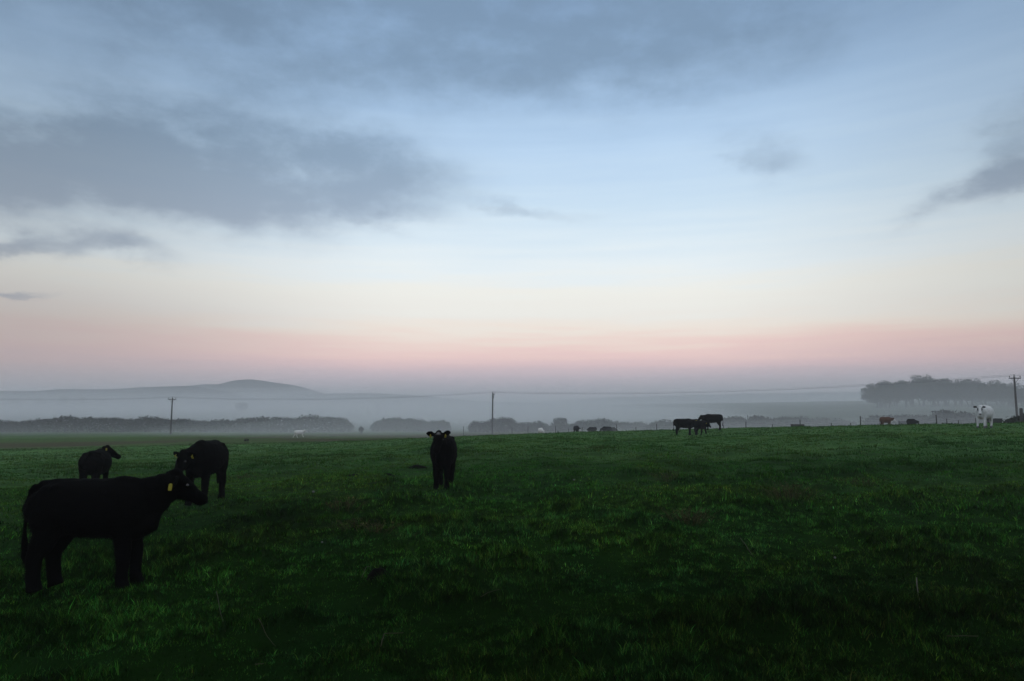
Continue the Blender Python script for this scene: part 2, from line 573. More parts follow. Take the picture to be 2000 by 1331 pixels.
# ------------------------------------------------------------------ grass
def build_grass():
    V, C, K = [], [], 0
    zones = [(3.6, 7.5, 4200, 0.052, 0.0031), (7.5, 13.0, 2200, 0.054, 0.0045), (13.0, 24.0, 700, 0.058, 0.0075),
             (24.0, 45.0, 170, 0.062, 0.013), (45.0, 90.0, 40, 0.065, 0.026)]
    for lo, hi, dens, hgt, wid in zones:
        half = math.radians(41)
        area = half * (hi * hi - lo * lo)
        n = int(area * dens)
        r = np.sqrt(RNG.uniform(lo * lo, hi * hi, n))
        a = RNG.uniform(-half, half, n)
        x, y = r * np.sin(a), r * np.cos(a)
        den = fbm(x / 0.35, y / 0.35, 51, 2) * 0.55 + fbm(x / 1.3, y / 1.3, 7, 3) * 0.6
        keep = RNG.uniform(0, 1, n) < np.clip((den - 0.25) / 0.30, 0.40, 1)
        x, y, den = x[keep], y[keep], den[keep]
        n = len(x)
        z = land(x, y) - 0.006
        clump = np.clip((den - 0.42) / 0.28, 0, 1)
        h = 0.72 * hgt * (0.7 + 0.6 * vnoise(x / .16, y / .16, 103)) * (0.50 + 0.7 * clump + 0.7 * rank_patch(x, y)) * RNG.lognormal(0, 0.32, n)
        w = wid * RNG.uniform(0.6, 1.25, n)
        yaw = RNG.uniform(0, 2 * math.pi, n)
        la = RNG.uniform(0, 2 * math.pi, n)
        lm = h * RNG.uniform(0.2, 1.0, n)
        sx, sy = np.cos(yaw) * w, np.sin(yaw) * w
        lx, ly = np.cos(la) * lm, np.sin(la) * lm
        P = np.stack([x, y, z], 1)
        S = np.stack([sx, sy, np.zeros(n)], 1)
        mid = P + np.stack([lx * 0.35, ly * 0.35, h * 0.6], 1)
        tip = P + np.stack([lx, ly, h], 1)
        v = np.stack([P - S, P + S, mid + S * 0.75, mid - S * 0.75, tip], 1).reshape(-1, 3)
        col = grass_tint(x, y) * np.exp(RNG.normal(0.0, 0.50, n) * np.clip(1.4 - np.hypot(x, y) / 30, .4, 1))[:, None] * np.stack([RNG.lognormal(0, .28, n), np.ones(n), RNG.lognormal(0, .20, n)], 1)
        q = RNG.uniform(0, 1, n)
        straw = ((q < 0.03) & (np.hypot(x, y) < 11))[:, None]
        pale = ((q > 0.03) & (q < 0.12) & (np.hypot(x, y) < 14))[:, None]
        col = np.where(straw, np.array([0.022, 0.024, 0.006]) * RNG.uniform(0.5, 1.2, (n, 1)), col)
        col = np.where(pale, col * np.array([1.9, 1.75, 2.0]), col)
        tuft = vnoise(x / .055, y / .055, 101) * .55 + vnoise(x / .16, y / .16, 103) * .45
        tuft = np.clip((tuft - .30) / .42, 0, 1)
        fade = np.clip((r[keep] - 14) / 16.0, 0, 1)
        mul = (0.35 + 1.9 * tuft ** 1.5) * (1 - fade) + fade
        col = col * mul[:, None]
        V.append(v)
        C.append(np.repeat(col, 5, axis=0))
        K += n
    V = np.concatenate(V)
    C = np.concatenate(C)
    base = np.arange(K)[:, None] * 5
    corner = (base + np.array([0, 1, 2, 3, 3, 2, 4])).ravel()
    counts = np.tile([4, 3], K)
    me = bulk_mesh('grass', V, corner, counts, C, M_GRASS)
    tag(link('grass', me), 'short grazed pasture grass covering the field', 'grass', kind='stuff')
    print('grass blades', K)


build_grass()


# ------------------------------------------------------------------ hills
def build_hill(name, prof, dist, depth, fade=60.0):
    """a rounded ridge whose skyline follows prof = [(px, row), ...] at distance dist"""
    px = np.array([p for p, _ in prof], float)
    rw = np.array([r for _, r in prof], float)
    xs = np.linspace(px[0], px[-1], 160)
    rows = np.interp(xs, px, rw)
    p = np.pad(rows, 1, mode='edge')
    rows = (p[:-2] + 2 * p[1:-1] + p[2:]) / 4 + 1.6 * (fbm(xs / 26.0, xs * 0 + dist, 19, 3) - .5)
    k = 24
    V = []
    for a, r in zip(xs, rows):
        top = CAM_Z + (800 - r) / F * dist
        for t in np.linspace(-1, 1, k):
            yy = dist + t * depth
            xx = (a - 1000) / F * dist
            prof_t = math.cos(t * math.pi / 2) ** 0.8 if abs(t) < 0.999 else 0
            base = -2.0
            zz = base + (top - base) * prof_t + 0.6 * (float(vnoise(np.array([xx / 25]), np.array([yy / 25]), 5)[0]) - 0.5) * prof_t
            V.append((xx, yy, zz))
    Fc = []
    n = len(xs)
    for i in range(n - 1):
        for j in range(k - 1):
            a = i * k + j
            Fc.append((a, a + k, a + k + 1, a + 1))
    me = new_mesh(name, V, Fc, M_HILL, True)
    tag(link(name, me), kind='structure')


build_hill('hills', [(-500, 770), (-150, 768), (0, 766), (30, 764.5), (90, 764), (140, 760.5), (230, 761), (300, 757), (340, 755),
                     (375, 755.5), (405, 759), (440, 766), (480, 775), (540, 790), (600, 800)], 520, 80)
build_hill('hills', [(260, 790), (320, 770), (360, 757), (385, 753.5), (412, 751), (440, 752), (458, 748), (475, 743.5), (495, 742.5),
                     (512, 744), (550, 749), (580, 754), (610, 763), (650, 775), (720, 795)], 650, 110)
build_hill('hills', [(480, 800), (540, 780), (600, 771.5), (630, 769.5), (700, 769), (750, 769.5), (800, 772), (840, 775.5), (890, 781),
                     (960, 785), (1050, 788), (1200, 792), (1350, 800)], 570, 80)
build_hill('hills', [(900, 800), (1050, 785), (1200, 776), (1400, 771), (1650, 766), (1900, 764), (2300, 762), (2700, 765)], 800, 120)


# ------------------------------------------------------------------ lofts
def loft(sections, ref, seg=16):
    """closed tube: sections = (centre, half width along ref side, half height); ref = side axis"""
    P = [np.array(s[0], float) for s in sections]
    V, Fc = [], []
    n = len(P)
    for i, s in enumerate(sections):
        t = P[min(i + 1, n - 1)] - P[max(i - 1, 0)]
        t /= np.linalg.norm(t)
        rf = np.array(s[3], float) if len(s) > 3 else np.array(ref, float)
        sd = rf - t * rf.dot(t)
        sd /= np.linalg.norm(sd)
        up = np.cross(t, sd)
        for k in range(seg):
            th = 2 * math.pi * k / seg
            V.append(P[i] + sd * (s[1] * math.cos(th)) + up * (s[2] * math.sin(th)))
    for i in range(n - 1):
        for k in range(seg):
            a, b = i * seg + k, i * seg + (k + 1) % seg
            Fc.append((a, b, b + seg, a + seg))
    V.append(P[0])
    V.append(P[-1])
    c0, c1 = len(V) - 2, len(V) - 1
    for k in range(seg):
        Fc.append((c0, (k + 1) % seg, k))
        Fc.append((c1, (n - 1) * seg + k, (n - 1) * seg + (k + 1) % seg))
    return V, Fc


def join(parts):
    V, Fc = [], []
    for v, f in parts:
        o = len(V)
        V += list(v)
        Fc += [tuple(i + o for i in q) for q in f]
    return V, Fc


def fuse(name, V, Fc, voxel, smooth_iter=4):
    """melts overlapping tubes into one continuous skin"""
    me = new_mesh(name + '_tubes', V, Fc)
    o = bpy.data.objects.new('tmp', me)
    COL.objects.link(o)
    r = o.modifiers.new('r', 'REMESH')
    r.mode = 'VOXEL'
    r.voxel_size = voxel
    s = o.modifiers.new('s', 'SMOOTH')
    s.factor = 0.5
    s.iterations = smooth_iter
    dg = bpy.context.evaluated_depsgraph_get()
    out = bpy.data.meshes.new_from_object(o.evaluated_get(dg))
    out.name = name
    bpy.data.objects.remove(o)
    bpy.data.meshes.remove(me)
    out.polygons.foreach_set('use_smooth', np.ones(len(out.polygons), dtype=bool))
    return out


def rotv(v, yaw, pitch):
    """forward vector +x turned left by yaw, raised by pitch (degrees)"""
    cy, sy = math.cos(math.radians(yaw)), math.sin(math.radians(yaw))
    cp, sp = math.cos(math.radians(pitch)), math.sin(math.radians(pitch))
    return np.array([cp * cy, cp * sy, sp])


BLACK = np.array([0.0022, 0.0021, 0.0021])


def build_cow(px_py_or_loc, heading, label, scale=1.0, voxel=0.02, coat=None, length=1.0, fat=1.0,
              neck=(0, 10), neck_len=0.44, head=(0, -35), legs=((0, 0), (0, 0), (0, 0), (0, 0)), ear=(0.95, -0.1, 0.05),
              tags=(), eyes=False, hair=0, group='cattle grazing in the misty field', name='cow', tail=0.0, lift=0.0,
              depth=1.0, tag_face=None, tag_size=0.019, leg_r=1.0):
    L = length
    Y = (0, 1, 0)
    fz = lambda z: 1.16 - (1.16 - z) * depth
    tor = [(-.655, .99, .05, .05), (-.635, .97, .15, .13), (-.58, .925, .225, .205), (-.47, .885, .278, .245), (-.28, .865, .30, .262),
           (-.05, .850, .318, .285), (.14, .845, .322, .285), (.30, .850, .315, .262), (.43, .855, .285, .225),
           (.53, .855, .225, .17), (.60, .85, .13, .10)]
    parts = []
    parts.append(loft([((x * L, 0, fz(zc)), hw * fat, hh * depth) for x, zc, hh, hw in tor], Y, 20))
    # hip bones, tail head and shoulder blades keep the back line from being a plain tube
    parts.append(loft([((-.65 * L, 0, 1.06), .03, .03), ((-.57 * L, 0, 1.10), .055, .05), ((-.42 * L, 0, 1.125), .08, .045), ((-.2 * L, 0, 1.13), .06, .04)], Y, 10))
    parts.append(loft([((.10 * L, 0, 1.13), .05, .03), ((.28 * L, 0, 1.145), .075, .055), ((.42 * L, 0, 1.12), .07, .06), ((.50 * L, 0, 1.07), .05, .05)], Y, 10))
    for s in (-1, 1):
        parts.append(loft([((-.36 * L, s * .13 * fat, 1.10), .05, .03), ((-.33 * L, s * .19 * fat, 1.075), .05, .03)], (1, 0, 0), 8))
    # neck and head
    nd = rotv(None, neck[0], neck[1])
    N0 = np.array([.38 * L, 0, .93])
    N1 = N0 + nd * neck_len * 0.5
    hd = rotv(None, head[0], head[1])
    hs = np.array([-math.sin(math.radians(head[0])), math.cos(math.radians(head[0])), 0])
    hu = np.cross(hd, hs)
    N2 = N0 + nd * neck_len + np.array([0, 0, 0.0])
    poll = N2 + hu * 0.02
    nsd = np.array([-math.sin(math.radians(neck[0] * .6)), math.cos(math.radians(neck[0] * .6)), 0])
    parts.append(loft([(N0 - np.array([.08, 0, .06]), .17 * fat, .27, Y), (N0 + nd * .10 - np.array([0, 0, .05]), .155 * fat, .25, nsd),
                       (N1 - np.array([0, 0, .045]), .130, .215, nsd), (N0 + nd * neck_len * .8 - np.array([0, 0, .03]), .115, .18, hs), (N2 + hd * .06, .10, .14, hs)], Y, 16))
    # brisket
    parts.append(loft([((.28 * L, 0, .60), .10, .08), ((.44 * L, 0, .61), .12, .12), ((.57 * L, 0, .68), .11, .13), (N0 + nd * .25 - np.array([0, 0, .18]), .085, .12), (N0 + nd * .40 - np.array([0, 0, .165]), .065, .085)], Y, 12))
    H = lambda a, h: poll + hd * a + hu * h
    parts.append(loft([(H(-.07, -.01), .05, .06), (H(-.04, -.01), .095, .10), (H(.03, -.02), .112, .118), (H(.10, -.035), .110, .118), (H(.17, -.045), .095, .105),
                       (H(.25, -.055), .075, .085), (H(.32, -.062), .070, .074), (H(.375, -.068), .078, .072), (H(.41, -.072), .066, .060), (H(.425, -.074), .03, .03)], hs, 16))
    # jaw, poll tuft
    parts.append(loft([(H(.02, -.10), .06, .05), (H(.12, -.115), .065, .05), (H(.26, -.105), .05, .035), (H(.36, -.11), .05, .03)], hs, 10))
    parts.append(loft([(H(-.08, .05), .045, .04), (H(-.03, .085), .06, .05), (H(.03, .085), .05, .035)], hs, 10))
    # ears
    ear_pts = []
    th = max(.018, voxel * .85)
    LEG_FUR = leg_r
    for s in (1, -1):
        e = ear if not isinstance(ear[0], tuple) else ear[0 if s == 1 else 1]
        ed = hs * (s * e[0]) + hu * e[1] + hd * (-e[2])
        ed /= np.linalg.norm(ed)
        b = H(-.01, .035) + hs * (s * .075)
        wax = hu * 0.85 + hd * -0.25
        parts.append(loft([(b, .03, th), (b + ed * .04, .045, th), (b + ed * .08, .066, th), (b + ed * .125, .068, th), (b + ed * .17, .050, th * .9), (b + ed * .20, .018, th * .7)], wax, 12))
        ear_pts.append((b, ed, s))
    # legs: FL FR HL HR with (swing forward, lift)
    g = lift
    for idx, (sw, lf) in enumerate(legs):
        s = 1 if idx % 2 == 0 else -1
        if idx < 2:
            x0, yy = .385 * L, .125 * fat
            jt = [((x0 - .02, .85), .10, .15), ((x0 - .03, .68), .10, .135), ((x0 - .015, .53), .078, .088), ((x0, .42), .062, .066), ((x0 + .005, .31), .056, .058), ((x0, .20), .044, .046),
                  ((x0 - .005, .105), .048, .05), ((x0 + .012, .05), .052, .056), ((x0 + .022, 0.0), .056, .064)]
            top = .85
        else:
            x0, yy = -.435 * L, .135 * fat
            jt = [((x0 + .01, .86), .12, .19), ((x0 + .03, .70), .125, .185), ((x0 + .03, .56), .10, .135), ((x0 - .02, .45), .075, .095), ((x0 - .06, .36), .062, .075), ((x0 - .055, .24), .052, .058),
                  ((x0 - .045, .11), .054, .058), ((x0 - .028, .05), .056, .062), ((x0 - .015, 0.0), .060, .068)]
            top = .86
        sec = []
        for (jx, jz), ra, rb in jt:
            k = max(0.0, (top - jz) / top)
            kk = 1.0 if jz > .5 else leg_r
            sec.append(((jx + sw * k ** 1.2, s * (yy - 0.01 * k), jz + lf * k), ra * kk, rb * kk))
        parts.append(loft(sec, Y, 12))
    # tail
    parts.append(loft([((-.63 * L, 0, 1.10), .035, .035), ((-.69 * L, tail * .1, 1.02), .03, .03), ((-.715 * L, tail * .3, .85), .024, .024), ((-.715 * L, tail * .6, .62), .022, .022),
                       ((-.70 * L, tail * .8, .48), .04, .035), ((-.695 * L, tail, .34), .035, .03), ((-.69 * L, tail, .26), .012, .012)], Y, 10))
    V, Fc = join(parts)
    V = np.array(V)
    me = fuse(name, V, Fc, voxel / scale if scale else voxel)
    n = len(me.vertices)
    co = np.zeros(n * 3)
    me.vertices.foreach_get('co', co)
    co = co.reshape(-1, 3)
    # shaggy unevenness of a winter coat
    nz = np.zeros(n * 3)
    me.vertices.foreach_get('normal', nz)
    nz = nz.reshape(-1, 3)
    amp = (vnoise(co[:, 0] * 16 + co[:, 1] * 9, co[:, 2] * 16 - co[:, 1] * 11, 77) - .5) * .012
    co = co + nz * amp[:, None]
    rel = co - poll
    hc = np.stack([rel @ hd, rel @ hs, rel @ hu], 1)
    ear_d = np.full(n, 9.0)
    for b, ed, s in ear_pts:
        q = co - b
        t = np.clip(q @ ed, 0.035, .24)
        ear_d = np.minimum(ear_d, np.linalg.norm(q - t[:, None] * ed, axis=1))
    col = np.tile(BLACK, (n, 1)) if coat is None else coat(co, hc, ear_d)
    me.vertices.foreach_set('co', (co * scale).ravel())
    me.update()
    set_color(me, col)
    me.materials.append(M_COAT)
    loc = px_py_or_loc
    o = link(name, me, None, loc, heading)
    tag(o, label, 'cow', group)
    # plastic tags pierced through the ears
    for s, tfrac in tags:
        for b, ed, es in ear_pts:
            if es != s: continue
            nrm = np.array(tag_face, float) if tag_face is not None else hd * .9 + hs * (s * .2)
            nrm = nrm / np.linalg.norm(nrm)
            dn = np.array([0, 0, -1.0])
            dn = dn - nrm * dn.dot(nrm)
            dn /= np.linalg.norm(dn)
            sd = np.cross(nrm, dn)
            c = b + ed * tfrac + nrm * (th + .030)
            w = tag_size
            out = [(-.45, 0), (.45, 0), (1, .55), (1, 1.9), (.8, 2.2), (-.8, 2.2), (-1, 1.9), (-1, .55)]
            front = [(c + sd * (a * w) + dn * (h * w + .022) + nrm * .003) * scale for a, h in out]
            backv = [(c + sd * (a * w) + dn * (h * w - .01) - nrm * .003) * scale for a, h in out]
            vv = front + backv
            k = len(out)
            ff = [tuple(range(k)), tuple(range(2 * k - 1, k - 1, -1))] + [(i, i + k, (i + 1) % k + k, (i + 1) % k) for i in range(k)]
            # stud
            st = loft([((c - nrm * .032) * scale, .008 * scale, .008 * scale), ((c + nrm * .012) * scale, .009 * scale, .009 * scale)], sd, 8)
            vv2, ff2 = join([(vv, ff), st])
            link('ear_tag', new_mesh('ear_tag', vv2, ff2, M_TAG), o)
    if eyes:
        for s in (1, -1):
            c = H(.115, .0) + hs * (s * .098)
            vv, ff = loft([(c - hs * s * .02, .006, .006), (c - hs * s * .012, .018, .018), (c, .022, .022), (c + hs * s * .012, .018, .018), (c + hs * s * .018, .005, .005)], hd, 12)
            link('eye', new_mesh('eye', np.array(vv) * scale, ff, M_EYE, True), o)
    if hair:
        k = RNG.integers(0, n, hair)
        p, nn = co[k], nz[k]
        keep = p[:, 2] > .12
        p, nn = p[keep], nn[keep]
        m = len(p)
        tip = p + nn * RNG.uniform(.004, .014, m)[:, None] + RNG.normal(0, .006, (m, 3)) + np.array([-.012, 0, -.014])
        sdv = np.cross(nn, RNG.normal(0, 1, (m, 3)))
        sdv /= np.linalg.norm(sdv, axis=1)[:, None] + 1e-9
        vv = np.stack([p - sdv * .0022, p + sdv * .0022, tip], 1).reshape(-1, 3) * scale
        hm = bulk_mesh('hair', vv, np.arange(3 * m), np.full(m, 3), np.repeat(col[k][keep], 3, axis=0), M_COAT)
        tag(link('hair', hm, o), kind='stuff')
    return o


def heading_deg(d):
    return math.radians(d)



def on_land(px, y, dz=0.0):
    x, yy, z = spot(px, y)
    return (x, yy, z + dz)


HERD = 'cattle grazing in the misty field'
YEL = M_TAG


def coat_star(co, hc, ear_d):
    """black with a small pale star on the forehead"""
    col = np.tile(BLACK, (len(co), 1))
    d = np.hypot((hc[:, 0] - .035) / .030, hc[:, 1] / .055)
    t = np.clip(1.25 - d, 0, 1) * (hc[:, 2] > 0.03)
    return col * (1 - t[:, None]) + np.array([.16, .15, .145]) * t[:, None]


def coat_white(co, hc, ear_d):
    col = np.tile(np.array([.54, .54, .525]), (len(co), 1))
    n = fbm(co[:, 0] * 6, co[:, 2] * 6 + co[:, 1] * 5, 61, 2)
    col *= (0.86 + 0.28 * n)[:, None]
    black = np.array([.012, .012, .013])
    ear = np.clip((.075 - ear_d) / .015, 0, 1) * np.clip((np.abs(hc[:, 1]) - .10) / .02, 0, 1)
    eye = np.clip(1.6 - np.hypot((hc[:, 0] - .15) / .085, (np.abs(hc[:, 1]) - .085) / .026), 0, 1) * (hc[:, 2] > -.12)
    nose = np.clip((hc[:, 0] - .40) / .02, 0, 1) * (hc[:, 2] > -.11)
    hoof = np.clip((.16 - co[:, 2]) / .05, 0, 1) * .85
    t = np.clip(ear + eye + nose * .8 + hoof, 0, 1)[:, None]
    return col * (1 - t) + black * t


def coat_cream(co, hc, ear_d):
    return np.tile(np.array([.62, .60, .56]), (len(co), 1))


def coat_grey(co, hc, ear_d):
    return np.tile(np.array([.13, .13, .13]), (len(co), 1))


def coat_brown(co, hc, ear_d):
    col = np.tile(np.array([.085, .042, .026]), (len(co), 1))
    w = np.clip((hc[:, 0] - .02) / .05, 0, 1) * (np.abs(hc[:, 1]) < .2)
    chest = np.clip((co[:, 0] - .42) / .08, 0, 1) * np.clip((.80 - co[:, 2]) / .1, 0, 1)
    t = np.clip(w + chest, 0, 1)[:, None]
    return col * (1 - t) + np.array([.62, .60, .57]) * t


def coat_pied(co, hc, ear_d):
    col = np.tile(np.array([.02, .02, .022]), (len(co), 1))
    t = (np.clip((hc[:, 0] - .06) / .05, 0, 1) * (np.hypot(hc[:, 1], hc[:, 2]) < .3))[:, None]
    return col * (1 - t) + np.array([.6, .59, .57]) * t


def coat_dun(co, hc, ear_d):
    return np.tile(np.array([.05, .032, .024]), (len(co), 1))


# --- nearest: black, broadside, head stretched low to the right
build_cow(spot_px(176, 1148), math.radians(3), 'largest black cow, standing side-on at the lower left with head lowered to the right',
          scale=.99, voxel=0.017, length=1.0, neck=(8, 23), neck_len=.47, head=(38, -28), ear=((.9, 0, .2), (.70, -.45, .25)),
          tags=((-1, .17),), tag_face=(-.1, -1, .1), tag_size=.020, hair=26000, legs=((.04, 0), (0, 0), (.02, 0), (-.06, 0)), leg_r=1.25, tail=-.03, eyes=True)
# --- behind its head: black, coming towards the camera
build_cow(on_land(399, 14.5), math.radians(-86), 'black cow with tagged ears facing the camera behind the largest cow\'s head',
          scale=1.09, voxel=0.02, fat=1.10, depth=1.05, neck=(-10, -2), neck_len=.44, head=(-24, -50), ear=(.95, -.05, .12), tags=((1, .12), (-1, .10)), hair=9000,
          legs=((-.04, 0), (.05, 0), (-.05, 0), (.12, 0)), eyes=True, leg_r=1.15)
# --- far left: young black one seen from behind, head turned to the right
build_cow(on_land(184, 16.8), math.radians(103), 'black calf behind the largest cow\'s back, head in profile to the right',
          scale=.88, voxel=0.02, length=.95, fat=1.2, depth=1.1, neck=(-26, 48), neck_len=.27, head=(-66, -26), ear=(.75, -.2, .5), tags=((-1, .08),), tag_face=(-.9, -.5, .1), hair=7000, leg_r=1.15)
# --- centre: black, facing the camera
build_cow(on_land(866, 15.2), math.radians(-91), 'lone black cow facing the camera in mid-field with a pale spot on its forehead',
          scale=1.0, voxel=0.018, fat=1.0, depth=1.14, coat=coat_star, neck=(-4, 34), neck_len=.38, head=(-3, -36), ear=((.95, .34, .0), (.95, .18, .0)), tags=((1, .07), (-1, .09)), hair=9000,
          legs=((.02, 0), (-.02, 0), (.05, 0), (-.08, 0)), eyes=True, leg_r=1.15)
# --- group of three in the middle distance
build_cow(on_land(1336.5, 52), math.radians(-2), 'black cow standing side-on facing right, nearest to the left of the three together',
          scale=1.10, voxel=0.028, length=1.02, neck=(-4, 12), neck_len=.44, head=(-15, -35), ear=(.9, 0, .2), tags=((-1, .10),), tag_face=(.2, -1, 0), tag_size=.04, leg_r=1.2,
          legs=((.05, 0), (-.08, 0), (.02, 0), (-.03, 0)))
build_cow(on_land(1368, 51.5), math.radians(-62), 'black calf stepping to the front between the two larger black cows',
          scale=.98, voxel=0.028, length=.9, neck=(10, 4), neck_len=.40, head=(8, -42), ear=(.95, .05, .05), tags=((1, .12), (-1, .12)), tag_size=.04, leg_r=1.15,
          legs=((.16, 0), (-.14, 0), (-.12, 0), (.14, 0)), fat=1.15, depth=1.05)
build_cow(on_land(1393, 60), math.radians(176), 'greyed black cow facing left behind the other two, tail hanging down',
          scale=1.2, voxel=0.03, leg_r=1.15, length=1.0, neck=(4, 6), neck_len=.44, head=(10, -35), ear=(.9, 0, .2), legs=((.02, 0), (-.04, 0), (.05, 0), (-.06, 0)))
# --- right: white cow with black ears walking this way
build_cow(on_land(1924, 43.5), math.radians(-143), 'white cow with black ears and eye patches walking towards the camera',
          scale=1.25, voxel=0.026, coat=coat_white, fat=1.2, depth=1.12, neck=(12, 14), neck_len=.42, head=(20, -42), ear=(.98, -.02, .03),
          legs=((.10, 0), (.16, .02), (.12, 0), (-.18, 0)), eyes=True)
# --- far off in the mist
build_cow(on_land(584, 118), math.radians(8), 'white cow galloping in front of the long hedge on the left',
          scale=1.12, voxel=0.04, coat=coat_cream, depth=1.08, neck=(-10, 24), neck_len=.44, head=(-15, -25), legs=((.22, .16), (.30, .12), (-.46, .06), (.30, 0)), lift=.1)
build_cow(behind_crest(1731, 815, 1.36), math.radians(4), 'brown cow with a white face behind the fence below the tree grove',
          scale=1.16, voxel=0.035, coat=coat_brown, neck=(-8, 4), head=(-20, -38), ear=(.9, 0, .2))
build_cow(behind_crest(1056, 837.5, 1.1), math.radians(-70), 'white cow just showing over the crest right of the middle pole',
          scale=1.0, voxel=0.05, coat=coat_cream, neck=(10, -20), head=(10, -50))
build_cow(behind_crest(1126, 831, 1.34), math.radians(-75), 'dark cow with a white muzzle at the fence, leftmost dark one in the mist',
          scale=1.1, voxel=0.05, coat=coat_pied, neck=(15, -18), head=(25, -55))
build_cow(behind_crest(1157, 834, 1.28), math.radians(190), 'dark cow between the white-muzzled one and the pair at the tall post',
          scale=1.06, voxel=0.05, coat=coat_pied, neck=(5, -25), head=(0, -55))
build_cow(behind_crest(1185, 833, 1.32), math.radians(175), 'darkest cow of the pair left of the tall post in the mist',
          scale=1.1, voxel=0.05, neck=(5, -20), head=(0, -50))
build_cow(behind_crest(1195, 834.5, 1.3, 100), math.radians(2), 'dark cow touching the tall post in the mist, tail to its neighbour',
          scale=1.08, voxel=0.05, neck=(5, -24), head=(0, -55))
build_cow(behind_crest(1781, 818, 1.36), math.radians(-80), 'dark cow right of the brown cow below the grove',
          scale=1.14, voxel=0.045, neck=(10, -10), head=(10, -50))
build_cow(behind_crest(1766, 822, 1.25, 88), math.radians(-60), 'pale grey cow between the brown cow and the dark one',
          scale=1.02, voxel=0.045, coat=coat_grey, neck=(10, -20), head=(10, -50))


# ------------------------------------------------------------------ poles and cables
def cyl(p0, p1, r0, r1, seg=10):
    p0, p1 = np.array(p0, float), np.array(p1, float)
    ref = (1, 0, 0) if abs((p1 - p0)[0]) < .7 * np.linalg.norm(p1 - p0) else (0, 1, 0)
    return loft([(p0, r0, r0), (p1, r1, r1)], ref, seg)


def box(c, s, rot=0.0):
    cx, cy, cz = c
    cr_, sr = math.cos(rot), math.sin(rot)
    v = []
    for z in (-1, 1):
        for a, b in ((-1, -1), (1, -1), (1, 1), (-1, 1)):
            x, y = a * s[0] / 2, b * s[1] / 2
            v.append((cx + x * cr_ - y * sr, cy + x * sr + y * cr_, cz + z * s[2] / 2))
    return v, [(3, 2, 1, 0), (4, 5, 6, 7), (0, 1, 5, 4), (1, 2, 6, 5), (2, 3, 7, 6), (3, 0, 4, 7)]


ARM_ENDS = []


def utility_pole(px, dist, top_row, arm_angle, label, lean=0.0):
    x, y, z = spot(px, dist)
    h = (800 - top_row) / F * y + CAM_Z - z
    t = empty('utility_pole', (x, y, z))
    tag(t, label, 'utility pole', 'utility poles carrying the cables')
    lx = lean * h
    v, f = loft([((0, 0, -.6), .17, .17), ((lx * .5, 0, h * .5), .15, .15), ((lx, 0, h), .115, .115)], (1, 0, 0), 12)
    link('post', new_mesh('post', v, f, M_WOOD, True), t)
    ca, sa = math.cos(arm_angle), math.sin(arm_angle)
    zc = h - .28
    v, f = box((lx + sa * .17, -ca * .17, zc), (1.65, .12, .15), arm_angle)
    link('crossarm', new_mesh('crossarm', v, f, M_WOOD), t)
    for s in (-1, 1):
        v, f = cyl((lx + sa * .17, -ca * .17, zc - .75), (lx + sa * .17 + ca * .5 * s, -ca * .17 + sa * .5 * s, zc - .08), .03, .03, 6)
        link('brace', new_mesh('brace', v, f, M_METAL), t)
    pts = []
    for k in (-.74, 0, .74):
        bx, by = lx + ca * k + (sa * .17 if k else 0), sa * k - (ca * .17 if k else 0)
        b = zc + .075 if k else h
        v, f = loft([((bx, by, b), .025, .025), ((bx, by, b + .10), .03, .03), ((bx, by, b + .12), .075, .075), ((bx, by, b + .19), .06, .06), ((bx, by, b + .21), .075, .075),
                     ((bx, by, b + .28), .05, .05), ((bx, by, b + .32), .03, .03)], (1, 0, 0), 8)
        link('insulator', new_mesh('insulator', v, f, M_INSUL, True), t)
        pts.append(np.array([x + bx, y + by, z + b + .33]))
    ARM_ENDS.append(pts)


utility_pole(333, 148, 778, math.radians(6), 'wooden pole with a crossarm rising above the left hedge', .004)
utility_pole(961.5, 140, 768.5, math.radians(80), 'bare-looking pole in the middle, its crossarm seen end-on', .008)
utility_pole(1988, 104, 736, math.radians(-8), 'pole with a wide crossarm at the right edge before the grove', 0.0)
pl = [p - (ARM_ENDS[1][1] - ARM_ENDS[0][1]) * np.array([1.0, -.1, 0]) * .8 for p in ARM_ENDS[0]]
pl = [np.array([p[0], p[1], ARM_ENDS[0][i][2] + .1]) for i, p in enumerate(pl)]
pr = [p + np.array([70, -20, 1.5]) for p in ARM_ENDS[2]]
for k in range(3):
    chain = [pl[k], ARM_ENDS[0][k], ARM_ENDS[1][k], ARM_ENDS[2][k], pr[k]]
    V, Fc = [], []
    for a, b, sag in zip(chain[:-1], chain[1:], (.6, .9, 1.2, .5)):
        secs = []
        for t in np.linspace(0, 1, 25):
            p = a * (1 - t) + b * t
            secs.append((p - np.array([0, 0, sag * 4 * t * (1 - t)]), .009, .009))
        v, f = loft(secs, (0, 0, 1), 6)
        V, Fc = join([(V, Fc), (v, f)])
    tag(link('power_cable', new_mesh('power_cable', V, Fc, M_METAL, True)), 'thin dark cable strung along the three poles', 'cable', 'cables between the utility poles')

